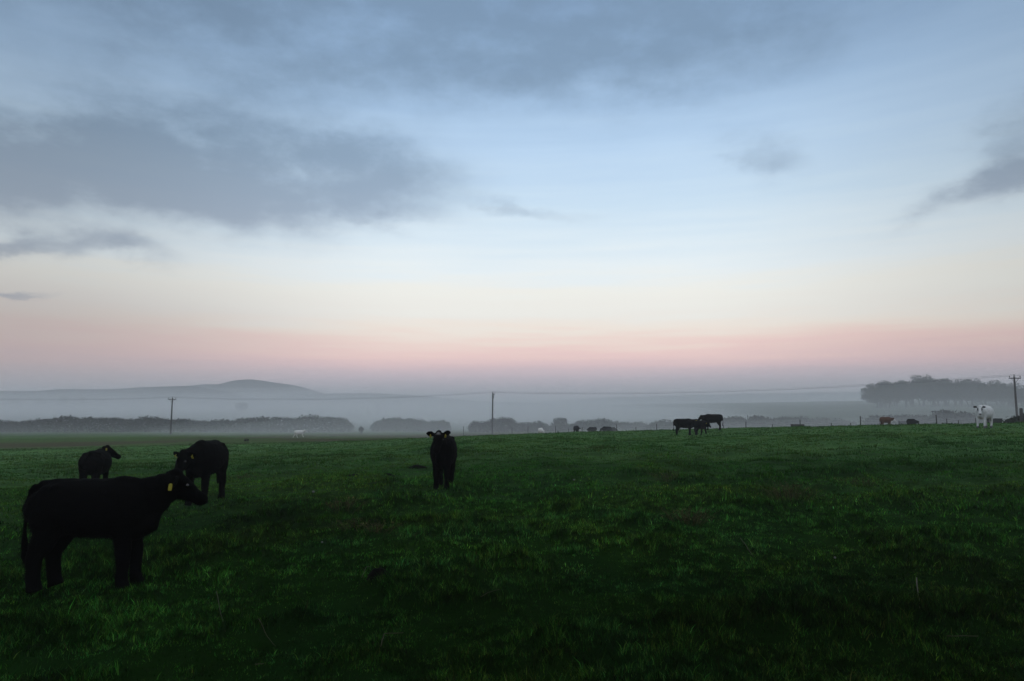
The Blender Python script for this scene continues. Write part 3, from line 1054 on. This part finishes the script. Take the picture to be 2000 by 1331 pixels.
# ------------------------------------------------------------------ fence
fence = empty('wire_fence', on_land(1500, 86))
tag(fence, 'post and wire fence running along the crest behind the black cows', 'fence')
fl = np.array(fence.location)
tops = []
POSTS = [(905, 833, .055, 126), (1000, 836, .055, 124), (1031, 832, .05, 122), (1085, 832, .055, 118), (1111, 837, .05, 116), (1137, 834, .05, 114), (1205, 829, .06, 104), (1243, 834, .055, 100),
         (1283, 828, .06, 96), (1330, 832, .05, 94), (1414, 831, .05, 90), (1457, 823.5, .06, 88), (1509, 828.5, .055, 86), (1563, 820, .06, 84), (1624, 826, .055, 82), (1662, 826, .055, 81),
         (1681, 813, .07, 79), (1756, 822, .05, 78), (1795, 822, .05, 77), (1830, 810.5, .07, 76), (1850, 818, .055, 75), (1873, 821, .055, 75), (1907, 817, .06, 74)]
for px, row, rad, d in POSTS:
    x, y, z = spot(px, d)
    top = CAM_Z + (800 - row) / F * y
    top = max(top, z + .5)
    p = np.array([x, y, z]) - fl
    ln = RNG.normal(0, .03)
    v, f = loft([(p - np.array([0, 0, .3]), rad, rad), (p + np.array([ln, 0, top - z]), rad * .9, rad * .9)], (1, 0, 0), 8)
    link('post', new_mesh('post', v, f, M_WOOD, True), fence)
    tops.append((p, min(top - z, 1.15)))
for frac in (.35, .62, .9):
    secs = [(p + np.array([0, -.06, h * frac]), .006, .006) for p, h in tops]
    v, f = loft(secs, (0, 0, 1), 5)
    link('wire', new_mesh('wire', v, f, M_METAL), fence)
gp = spot(1996, 64)
v, f = loft([((0, 0, -.4), .14, .14), ((.0, 0, .8), .135, .135), ((.02, 0, CAM_Z + (800 - 798.5) / F * gp[1] - gp[2]), .13, .13), ((.02, 0, CAM_Z + (800 - 797.5) / F * gp[1] - gp[2]), .07, .07)], (1, 0, 0), 10)
tag(link('gate_post', new_mesh('gate_post', v, f, M_WOOD, True), None, gp), 'thick dark wooden post at the right edge of the field', 'post')
# drinking trough and feeder behind the crest
for px, row, w, h, d, lab in ((1943, 821, 1.15, .55, 70, 'dark metal trough right of the white cow, on the crest'), (1558, 829.5, 1.5, .7, 88, 'low brownish feeding trough beside a fence post')):
    x, y, z = spot(px, d)
    top = CAM_Z + (800 - row) / F * y
    z0 = max(z, top - h)
    outer, inner = [], []
    V, Fc = [], []
    ring = lambda a, b, zz: [(-a, -b, zz), (a, -b, zz), (a, b, zz), (-a, b, zz)]
    V = ring(w * .45, .3, 0) + ring(w / 2, .36, h) + ring(w / 2 - .05, .31, h) + ring(w * .45 - .05, .25, .08)
    for i in range(3):
        for k in range(4):
            Fc.append((i * 4 + k, i * 4 + (k + 1) % 4, i * 4 + 4 + (k + 1) % 4, i * 4 + 4 + k))
    Fc += [(3, 2, 1, 0), (12, 13, 14, 15)]
    t = link('trough', new_mesh('trough', V, Fc, M_METAL if px > 1900 else M_WOOD), None, (x, y, z0))
    tag(t, lab, 'trough')
    if z0 > z + .02:
        for s in (-1, 1):
            v, f = box((s * w * .35, 0, -(z0 - z) / 2 - .02), (.08, .5, z0 - z + .04))
            link('leg', new_mesh('leg', v, f, M_METAL), t)


# ------------------------------------------------------------------ foliage
def leaf_cards(P, size, base, vary=.3, flat=0.0):
    n = len(P)
    a = RNG.normal(0, 1, (n, 3))
    a[:, 2] *= 1 - flat
    a /= np.linalg.norm(a, axis=1)[:, None]
    b = np.cross(a, RNG.normal(0, 1, (n, 3)))
    b /= np.linalg.norm(b, axis=1)[:, None]
    s = (size * RNG.lognormal(0, .35, n))[:, None]
    v = np.stack([P - a * s, P + b * s * .55, P + a * s, P - b * s * .5], 1).reshape(-1, 3)
    c = np.repeat(np.array(base) * RNG.lognormal(0, vary, n)[:, None], 4, axis=0)
    return v, c


def leaf_mesh(name, P, size, base, vary=.3):
    v, c = leaf_cards(P, size, base, vary)
    n = len(P)
    return bulk_mesh(name, v, np.arange(4 * n), np.full(n, 4), c, M_LEAF)


def leaves_and_stems(name, P, size, base, vary, parts):
    v, c = leaf_cards(P, size, base, vary)
    sv, sf = join(parts)
    o = len(v)
    corner = list(range(o))
    counts = [4] * len(P)
    for q in sf:
        corner += [i + o for i in q]
        counts.append(len(q))
    c = np.concatenate([c, np.tile([.024, .022, .019], (len(sv), 1))])
    return bulk_mesh(name, np.concatenate([v, np.array(sv)]), corner, counts, c, M_LEAF)


def hedge(label, prof, dist, thick, n, base, leaf=.16, cat='hedge', name='hedge', stems=40):
    """a line of bushes whose top follows prof = [(px, row), ...]"""
    px = np.array([p for p, _ in prof], float)
    rw = np.array([r for _, r in prof], float)
    mid = .5 * (px[0] + px[-1])
    ox, oy, oz = spot(mid, dist)
    n = int(n * 1.5)
    q = RNG.uniform(px[0], px[-1], n)
    tr = np.interp(q, px, rw)
    x = (q - 1000) / F * dist
    y = dist + RNG.normal(0, thick * .45, n)
    z0 = land(x, y)
    bump = .55 * fbm(x / 2.2, x * 0 + dist, 71, 3) + .45 * fbm(x / 7.0, x * 0 + dist, 73, 2)
    top = CAM_Z + (800 - tr) / F * dist
    top = z0 + np.maximum((top - z0), .4) * (.80 + .42 * bump)
    end = np.minimum(q - px[0], px[-1] - q) / F * dist
    top = z0 + (top - z0) * np.clip(.45 + end / 2.0, 0, 1) ** .5
    k = RNG.uniform(0, 1, n) ** .75
    z = z0 + .05 + (top - z0) * k
    y = dist + (y - dist) * np.sqrt(np.clip(1.15 - k ** 2, .08, 1))
    # twigs that stick out of the top
    tw = RNG.uniform(0, 1, n) < .03
    z = np.where(tw, top + RNG.uniform(0, .5, n) * (.3 + bump), z)
    holes = fbm(x / .9, z / .9 + 31, 81, 2)
    keep = holes > .14
    P = np.stack([x, y, z], 1)[keep] - np.array([ox, oy, oz])
    parts = []
    for _ in range(stems):
        a = RNG.uniform(px[0], px[-1])
        xx = (a - 1000) / F * dist
        yy = dist + RNG.normal(0, thick * .3)
        zz = land1(xx, yy)
        tt = CAM_Z + (800 - np.interp(a, px, rw)) / F * dist
        h = max(tt - zz, .5) * RNG.uniform(.7, 1.08)
        p = np.array([xx, yy, zz]) - np.array([ox, oy, oz])
        parts.append(loft([(p - np.array([0, 0, .2]), .06, .06), (p + np.array([RNG.normal(0, .15), 0, h * .6]), .04, .04), (p + np.array([RNG.normal(0, .3), RNG.normal(0, .3), h]), .012, .012)], (1, 0, 0), 5))
    root = link(name, leaves_and_stems(name, P, leaf * 1.25, base, .10, parts), None, (ox, oy, oz))
    return tag(root, label, cat, 'hedges and thickets in the mist')


HEDGE = (.026, .030, .020)
hedge('long dark hedge along the left of the far side of the field', [(-260, 822), (-60, 822), (0, 823), (40, 825), (80, 822), (110, 817), (145, 815.5), (200, 819), (230, 819), (262, 823), (300, 818), (330, 819),
      (370, 820), (400, 822), (450, 823), (480, 820), (500, 819), (540, 818), (590, 817.5), (640, 817), (670, 818.5), (690, 822)], 168, 4.5, 26000, HEDGE, .17, stems=120)
hedge('middle clump of hedge between the gap and the facing black cow', [(730, 824), (742, 822), (765, 820), (790, 821), (815, 823), (840, 827), (862, 824), (880, 826)], 172, 4, 7000, HEDGE, .17, stems=30)
hedge('low thicket behind the middle pole', [(917, 830), (925, 826), (945, 828), (965, 824), (985, 820), (997, 821), (1010, 829), (1030, 828), (1052, 828), (1070, 830)], 158, 4, 6500, HEDGE, .16, stems=30)
hedge('faint scrub left of the tall post behind the dark cows', [(1070, 832), (1090, 831), (1120, 830), (1160, 823), (1175, 822), (1200, 827), (1225, 829), (1260, 828)], 160, 5, 6000, HEDGE, .17, stems=30)
hedge('scrub in the mist behind the three black cows', [(1262, 829), (1290, 824), (1310, 826), (1340, 825), (1370, 822), (1400, 821), (1425, 817), (1445, 818), (1460, 822)], 150, 4, 6000, HEDGE, .16, stems=30)
hedge('dark scrub line between the three black cows and the brown cow', [(1455, 818), (1470, 813), (1485, 815), (1500, 819), (1530, 817), (1565, 818), (1580, 822), (1610, 819), (1625, 822), (1660, 824)], 148, 4, 5500, HEDGE, .16, stems=24)
hedge('scrub hiding behind the brown cow', [(1686, 816), (1700, 813), (1720, 815), (1755, 813), (1775, 816), (1800, 812), (1815, 815)], 124, 3, 5000, HEDGE, .14, stems=24)
hedge('rounded thicket left of the white cow', [(1812, 812), (1830, 807), (1843, 806), (1858, 809), (1880, 810), (1905, 815)], 120, 3, 5000, HEDGE, .14, stems=20)
hedge('low bank of scrub at the right edge under the pole', [(1962, 820), (1975, 817), (1985, 815), (2010, 814), (2060, 813)], 74, 1.5, 2500, HEDGE, .09, stems=20)


def bush(label, px, dist, row, w, n, name='bush', cat='bush'):
    x, y, z = spot(px, dist)
    h = (800 - row) / F * y + CAM_Z - z
    P = RNG.normal(0, 1, (n, 3))
    P /= np.linalg.norm(P, axis=1)[:, None]
    P *= (RNG.uniform(.25, 1, n) ** .5)[:, None]
    lump = .75 + .5 * fbm(P[:, 0] * 1.6 + 5 + px, P[:, 2] * 1.6 + P[:, 1], 91, 2)
    P *= lump[:, None]
    P = P * np.array([w / 2, w / 2, h * .36]) + np.array([0, 0, h * .62])
    parts = []
    for k in range(5):
        a = k * 1.26 + px
        parts.append(loft([((math.cos(a) * .06, math.sin(a) * .06, -.2), .09, .09), ((math.cos(a) * .3, math.sin(a) * .3, h * .4), .05, .05), ((math.cos(a) * w * .3, math.sin(a) * w * .3, h * .8), .015, .015)], (1, 0, 0), 6))
    size = .03 * h + .06
    if cat == 'tree':
        root = empty(name, (x, y, z))
        v, f = join(parts)
        link('crown', leaf_mesh('crown', P, size, HEDGE), root)
        link('trunk', new_mesh('trunk', v, f, M_BARK), root)
        tag(root, label, cat, 'single trees in the mist')
    else:
        root = link(name, leaves_and_stems(name, P, size, HEDGE, .2, parts), None, (x, y, z))
        tag(root, label, cat, 'single bushes in the mist')


bush('round-headed small tree standing up out of the mist right of the middle pole', 1094, 158, 815, 3.4, 900, 'small_tree', 'tree')
bush('faint bush left of the dark cows, behind the fence', 1134, 160, 821, 2.6, 600)
bush('small dark bush in the hedge gap', 705, 150, 833, 1.2, 400)
bush('small weed clump left of the galloping white cow', 481, 96, 857, .7, 200)
for px, row, d, w, lab in ((32, 778, 400, 7, 'leftmost faint tree on the far field'), (76, 777.5, 405, 7, 'second faint tree from the left on the far field'), (123, 773, 400, 5.5, 'tallest of the faint trees left of the pole'),
                           (162, 774, 410, 6, 'faint tree right of the tallest on the far left field'), (200, 777, 420, 5, 'rightmost faint tree left of the pole'), (472, 786, 330, 6, 'ghostly tree in the fog below the hill')):
    bush(lab, px, d, row, w, 700, 'far_tree', 'tree')


# ------------------------------------------------------------------ grove of wind-shaped beeches
def beech(seed, H=11.0, W=9.5, flat=1.0):
    rng = np.random.default_rng(seed)
    trunk_top = H * rng.uniform(.22, .30)
    parts = [loft([((0, 0, -.5), .46, .46), ((0, 0, .3), .34, .34), ((rng.normal(0, .35), rng.normal(0, .35), trunk_top), .26, .26)], (1, 0, 0), 9)]
    for _ in range(rng.integers(1, 3)):
        bx, by = rng.normal(0, 1.2), rng.normal(0, 1.2)
        parts.append(loft([((bx * .5, by * .5, -.5), .28, .28), ((bx, by, trunk_top * .6), .2, .2), ((bx * 1.8, by * 1.8, H * .6), .09, .09)], (1, 0, 0), 7))
    clumps = []
    nb = 11
    for k in range(nb):
        a = 2 * math.pi * k / nb + rng.normal(0, .3)
        rad = W * .5 * rng.uniform(.35, 1.0)
        zt = H * (1 - .50 * (rad / (W * .5)) ** 1.8) * rng.uniform(.78, .98)
        s = np.array([0, 0, trunk_top * rng.uniform(.72, 1.0)])
        e = np.array([math.cos(a) * rad, math.sin(a) * rad, zt])
        m = s * .45 + e * .55 + np.array([0, 0, -.06 * H])
        parts.append(loft([(s, .13, .13), (m, .085, .085), (e, .025, .025)], (0.3, 1, 0.2), 6))
        for j in range(3):
            q = m * .6 + e * .4
            e2 = q + np.array([rng.normal(0, W * .12), rng.normal(0, W * .12), rng.uniform(-.08, .12) * H])
            parts.append(loft([(q, .05, .05), (e2, .015, .015)], (0.3, 1, 0.2), 5))
            clumps.append((e2, rng.uniform(.8, 1.35)))
        clumps.append((e, rng.uniform(1.1, 1.8)))
        clumps.append((m * .4 + e * .6 + np.array([0, 0, .3]), rng.uniform(.9, 1.5)))
        clumps.append((s * .45 + m * .55 + np.array([0, 0, .4]), rng.uniform(.9, 1.5)))
        clumps.append((s * .3 + e * .7 + np.array([rng.normal(0, .8), rng.normal(0, .8), -.14 * H]), rng.uniform(.9, 1.4)))
        if rng.uniform() < .6:
            clumps.append((np.array([e[0] * .9, e[1] * .9, H * rng.uniform(.30, .48)]), rng.uniform(.8, 1.3)))
    v, f = join(parts)
    tm = new_mesh('trunk', v, f, M_BARK, True)
    P = []
    for c, r in clumps:
        n = int(75 * r * r)
        p = rng.normal(0, 1, (n, 3))
        p /= np.linalg.norm(p, axis=1)[:, None]
        p *= (rng.uniform(.1, 1, n) ** .5)[:, None] * np.array([r * 1.1, r * 1.1, r * .72])
        P.append(c + p)
    P = np.concatenate(P)
    cm = leaf_mesh('crown', P, .19, (.034, .028, .019), .35)
    return tm, cm


BEECH = [beech(100 + i, 11.0, 9.0 + (i % 3)) for i in range(6)]
GROVE = [  # px, crown top row, distance, width factor, label
    (1708, 748, 262, .85, 'leftmost beech of the grove, low with branches sweeping out over the fog'),
    (1722, 740, 268, .95, 'beech next to the leftmost one, on the rising left edge of the grove'),
    (1737, 736.5, 262, 1.0, 'beech making the small left hump of the grove'),
    (1752, 740, 270, .9, 'beech in the dip right of the left hump'),
    (1768, 737, 262, .95, 'beech climbing from the dip to the grove\'s highest crown'),
    (1783, 733, 268, 1.0, 'tall beech just left of the grove\'s highest crown'),
    (1800, 730, 262, 1.1, 'beech with the highest, domed crown of the grove'),
    (1818, 731, 270, 1.0, 'tall beech just right of the grove\'s highest crown'),
    (1834, 734, 263, .9, 'beech on the slope right of the highest crown'),
    (1850, 737, 268, .95, 'beech above the left side of the rounded thicket'),
    (1866, 735, 262, 1.0, 'beech in the second hump, between highest crown and white cow'),
    (1884, 736, 270, .95, 'broad beech left of the white cow'),
    (1900, 738, 262, .9, 'beech directly above the white cow\'s left ear'),
    (1914, 739, 268, .9, 'thin beech above the white cow\'s head'),
    (1932, 738, 262, 1.0, 'see-through beech right above the white cow\'s back'),
    (1950, 740, 270, .95, 'flat-topped beech right of the white cow'),
    (1966, 742, 263, 1.0, 'last flat beech before the right-hand pole'),
    (1984, 756, 240, .8, 'lower beech behind the right-hand pole'),
    (2002, 757, 236, .9, 'beech cut by the right edge behind the pole'),
    (2030, 752, 250, 1.0, 'beech just outside the right edge')]
for i, (px, row, d, wf, lab) in enumerate(GROVE):
    px, d = px + RNG.uniform(-6, 6), d + RNG.uniform(-14, 14)
    x, y, z = spot(px, d)
    h = (800 - row) / F * y + CAM_Z - z
    root = empty('beech_tree', (x, y, z - .2), RNG.uniform(0, 6.28))
    k = h / 11.0
    tm, cm = BEECH[i % 6]
    root.scale = (wf * 1.25, wf * 1.25, k)
    tag(root, lab, 'tree', 'beeches of the hilltop grove')
    link('trunk', tm, root)
    link('crown', cm, root)


# ------------------------------------------------------------------ dead weeds, sticks and droppings in the grass
def dead_clump(px, row, w, h, n, label, tint=(.036, .036, .012)):
    x, y, z = spot_px(px, row)
    p = np.stack([RNG.normal(0, w * .3, n), RNG.normal(0, w * .3, n), np.full(n, -.02)], 1)
    hh = h * RNG.uniform(.45, 1.05, n)
    lean = np.stack([p[:, 0] * .9 + RNG.normal(0, .06, n), p[:, 1] * .9 + RNG.normal(0, .06, n), hh], 1)
    mid = p + lean * np.array([.35, .35, .6])
    tip = p + lean
    ya = RNG.uniform(0, 6.28, n)
    S = np.stack([np.cos(ya), np.sin(ya), np.zeros(n)], 1) * (.0035 * RNG.uniform(.7, 1.6, n))[:, None]
    v = np.stack([p - S, p + S, mid + S, mid - S, tip + S * .6, tip - S * .6], 1)
    c = np.repeat(np.array(tint) * RNG.lognormal(0, .4, n)[:, None], 6, axis=0)
    base = np.arange(n)[:, None] * 6
    corner = (base + np.array([0, 1, 2, 3, 3, 2, 4, 5])).ravel()
    counts = np.full(2 * n, 4)
    # seed heads and dry leaves on the stems
    m = n * 3
    k = RNG.integers(0, n, m)
    t = RNG.uniform(.45, 1, m)[:, None]
    q = mid[k] * (1 - t) + tip[k] * t + RNG.normal(0, .012, (m, 3))
    lv, lc = leaf_cards(q, .012, np.array(tint) * 1.1, .5)
    off = len(v) * 6
    verts = np.concatenate([v.reshape(-1, 3), lv])
    corner = np.concatenate([corner, off + np.arange(4 * m)])
    counts = np.concatenate([counts, np.full(m, 4)])
    me = bulk_mesh('dead_weed', verts, corner, counts, np.concatenate([c, lc]), M_DEAD)
    tag(link('dead_weed', me, None, (x, y, z)), label, 'weed', 'clumps of dead weeds in the pasture')


dead_clump(1540, 976, .50, .34, 130, 'largest clump of brown dead weeds, right of centre in the field')
dead_clump(1345, 1022, .42, .24, 100, 'brown dead weeds nearer and left of the largest clump')
dead_clump(668, 996, .38, .22, 90, 'brown dead weeds left of the facing cow\'s feet')
dead_clump(690, 1032, .30, .15, 70, 'short dead brown weeds, left of a twin clump just nearer')
dead_clump(738, 1040, .28, .16, 70, 'short dead brown weeds, right-hand one of a near pair')
dead_clump(1310, 940, .55, .25, 70, 'faint brown weeds behind the two large clumps')
dead_clump(1685, 950, .5, .22, 60, 'faint brown weeds on the right of the field')
dead_clump(1155, 878, 1.2, .22, 110, 'wide low patch of brown weeds far behind, right of the facing cow')
dead_clump(475, 935, .4, .14, 60, 'thin brown weeds right of the two black cows on the left')


def stick(pts, r, label, name='twig', mat=None):
    P = []
    for px, row, up in pts:
        x, y, z = spot_px(px, row)
        P.append(np.array([x, y, z + up]))
    o = P[0].copy()
    parts = []
    secs = []
    for i in range(len(P) - 1):
        for t in np.linspace(0, 1, 5)[:-1]:
            secs.append(P[i] * (1 - t) + P[i + 1] * t + RNG.normal(0, r * .6, 3) - o)
    secs.append(P[-1] - o)
    n = len(secs)
    v, f = loft([(s, r * (1 - .5 * i / n), r * (1 - .5 * i / n)) for i, s in enumerate(secs)], (.1, .2, 1), 6)
    tag(link(name, new_mesh(name, v, f, mat or M_STRAW, True), None, tuple(o)), label, name.replace('_', ' '), 'twigs and stalks lying in the grass')


stick([(744, 1271, .03), (750, 1256, .07), (788, 1254, .07)], .004, 'sharply bent pale twig at the bottom left of centre')
stick([(938, 1175, .04), (956, 1170, .06), (976, 1166, .07)], .0035, 'straight pale twig in front of the facing cow')
stick([(1791, 1157, .14), (1797, 1193, .02)], .006, 'short pale stalk standing in the dark grass at right')
stick([(1447, 1070, .12), (1458, 1080, .08), (1472, 1094, .04)], .004, 'slanting pale twig right of centre')
stick([(1852, 1256, .05), (1912, 1256, .05)], .003, 'faint straight stalk lying at the lower right')
stick([(497, 1307, .03), (515, 1307, .04)], .004, 'short pale stalk at the bottom left')
stick([(422, 1180, .12), (431, 1215, .07), (440, 1239, .02)], .0025, 'long thin stem rising in the dark grass at lower left', 'stem')
stick([(505, 1228, .08), (522, 1256, .05), (538, 1270, .03)], .003, 'curved stem to the right of the long thin one at lower left', 'stem')
stick([(706, 1140, .06), (716, 1125, .10), (722, 1122, .08)], .003, 'pale stalk leaning on the dark molehill')


def mound(px, row, w, h, label, name, dd=.7):
    x, y, z = spot_px(px, row)
    V, Fc = [], []
    na, nr = 26, 9
    for i in range(nr):
        t = i / (nr - 1)
        for k in range(na):
            a = 2 * math.pi * k / na
            wob = .75 + .5 * float(vnoise(np.array([math.cos(a) * 2 + px]), np.array([math.sin(a) * 2 + row]), 5)[0])
            rr = w * .5 * t * wob
            hh = h * (1 - t ** 2) * (.65 + .7 * float(vnoise(np.array([rr * math.cos(a) * 14 + 3]), np.array([rr * math.sin(a) * 14 + px]), 6)[0])) - .03 * t
            V.append((rr * math.cos(a), rr * math.sin(a) * dd, hh))
    for i in range(nr - 1):
        for k in range(na):
            a, b = i * na + k, i * na + (k + 1) % na
            Fc.append((a, a + na, b + na, b))
    tag(link(name, new_mesh(name, V, Fc, M_DUNG, True), None, (x, y, z + .01)), label, name.replace('_', ' '))


mound(740, 1126, .30, .085, 'dark crumbly molehill in the grass below the centre-left', 'molehill')
mound(815, 914, .75, .07, 'flat dark dung patch left of the facing cow\'s legs', 'cow_pat')
mound(690, 930, .6, .05, 'faint dark dung patch left of the flat one', 'cow_pat')
mound(758, 929, .35, .05, 'small dark dung patch between two others left of the cow', 'cow_pat')
for px, row, s, lab in ((612, 965, .030, 'pale pebble in the grass left of the dead weeds'), (1631, 1096, .016, 'tiny white pebble shining in the grass at right'), (629, 1065, .015, 'tiny pale pebble left of the molehill'),
                        (1121, 941, .025, 'pale pebble right of the facing cow')):
    x, y, z = spot_px(px, row)
    v, f = loft([((0, 0, -.5 * s), s * .4, s * .4), ((0, 0, 0), s, s * .8), ((0, 0, s * .7), s * .8, s * .6), ((0, 0, s), s * .3, s * .2)], (1, .2, 0), 8)
    tag(link('pebble', new_mesh('pebble', v, f, M_STONE, True), None, (x, y, z + .035)), lab, 'pebble', 'pale pebbles in the grass')


# ------------------------------------------------------------------ haze: one even body of air round everything
def build_haze():
    zs = [-8.6, 36.0]
    V, Fc = box((0, 0, (zs[0] + zs[1]) / 2), (2460, 2460, zs[1] - zs[0]))
    m = bpy.data.materials.new('haze_air')
    m.use_nodes = True
    nt = m.node_tree
    nt.nodes.clear()
    pv = nt.nodes.new('ShaderNodeVolumePrincipled')
    pv.inputs['Color'].default_value = (.97, .98, .985, 1)
    pv.inputs['Density'].default_value = HAZE_DENSITY
    pv.inputs['Anisotropy'].default_value = 0.15
    out = nt.nodes.new('ShaderNodeOutputMaterial')
    nt.links.new(pv.outputs[0], out.inputs['Volume'])
    o = link('haze', new_mesh('haze', V, Fc, m))
    tag(o, 'thin pale morning mist filling the air over the fields', 'mist', kind='stuff')



def build_fog_bank(cx, cy, rx, ry, top, dens, seed, flat=2.2):
    """a low lens of thicker mist lying in the dip beyond the field"""
    na, nr = 72, 14
    up, dn = [], []
    for i in range(nr + 1):
        t = i / nr
        for k in range(na):
            a = 2 * math.pi * k / na
            w = 1 + .25 * (float(vnoise(np.array([math.cos(a) * 2.2 + seed]), np.array([math.sin(a) * 2.2]), 13)[0]) - .5)
            x, y = cx + rx * t * w * math.cos(a), cy + ry * t * w * math.sin(a)
            hh = -7.0 + (top + 7.0) * (1 - t ** flat) * (1 + .10 * (float(vnoise(np.array([x / 40]), np.array([y / 40]), seed)[0]) - .5))
            up.append((x, y, hh))
            dn.append((x, y, -7.2 - .03 * seed))
    V = up + dn
    o = len(up)
    Fc = []
    for i in range(nr):
        for k in range(na):
            a, b = i * na + k, i * na + (k + 1) % na
            Fc.append((a, a + na, b + na, b))
            Fc.append((o + a, o + b, o + b + na, o + a + na))
    for k in range(na):
        a, b = nr * na + k, nr * na + (k + 1) % na
        Fc.append((a, o + a, o + b, b))
    m = bpy.data.materials.new('fog_air')
    m.use_nodes = True
    nt = m.node_tree
    nt.nodes.clear()
    pv = nt.nodes.new('ShaderNodeVolumePrincipled')
    pv.inputs['Color'].default_value = (.975, .98, .985, 1)
    pv.inputs['Density'].default_value = dens
    pv.inputs['Anisotropy'].default_value = 0.15
    out = nt.nodes.new('ShaderNodeOutputMaterial')
    nt.links.new(pv.outputs[0], out.inputs['Volume'])
    me = new_mesh('fog_bank', V, Fc, m)
    tag(link('fog_bank', me), 'thicker pale fog lying low in the dip before the hills', 'fog', kind='stuff')


build_haze()
for k, top in enumerate((1.5, 3.5, 5.5, 7.5, 9.5, 11.5)):
    build_fog_bank(-95 - 6 * k, 318, 345 - 8 * k, 232 - 6 * k, top, .0016, 20 + k)
for k, top in enumerate((10, 15, 20, 25, 30)):
    build_fog_bank(20, 560 + 8 * k, 900, 400 - 6 * k, top, .00075, 5 + k, 6.0)
for k, top in enumerate((1.0, 3.0, 5.0, 7.0)):
    build_fog_bank(2 - 2 * k, 186 + 3 * k, 104 - 3 * k, 100 - 3 * k, top, .0026, 10 + k, 2.6)
for k in range(4):
    build_fog_bank(70 + k, 106 + k, 92 - 2 * k, 30 - 1.2 * k, .6 + .95 * k, .0046, 30 + k, 2.4)
for k in range(6):
    build_fog_bank(140 + 2 * k, 176 + 2 * k, 165 - 3 * k, 84 - 2 * k, 7.5 + 3.2 * k, .00052, 36 + k, 4.0)
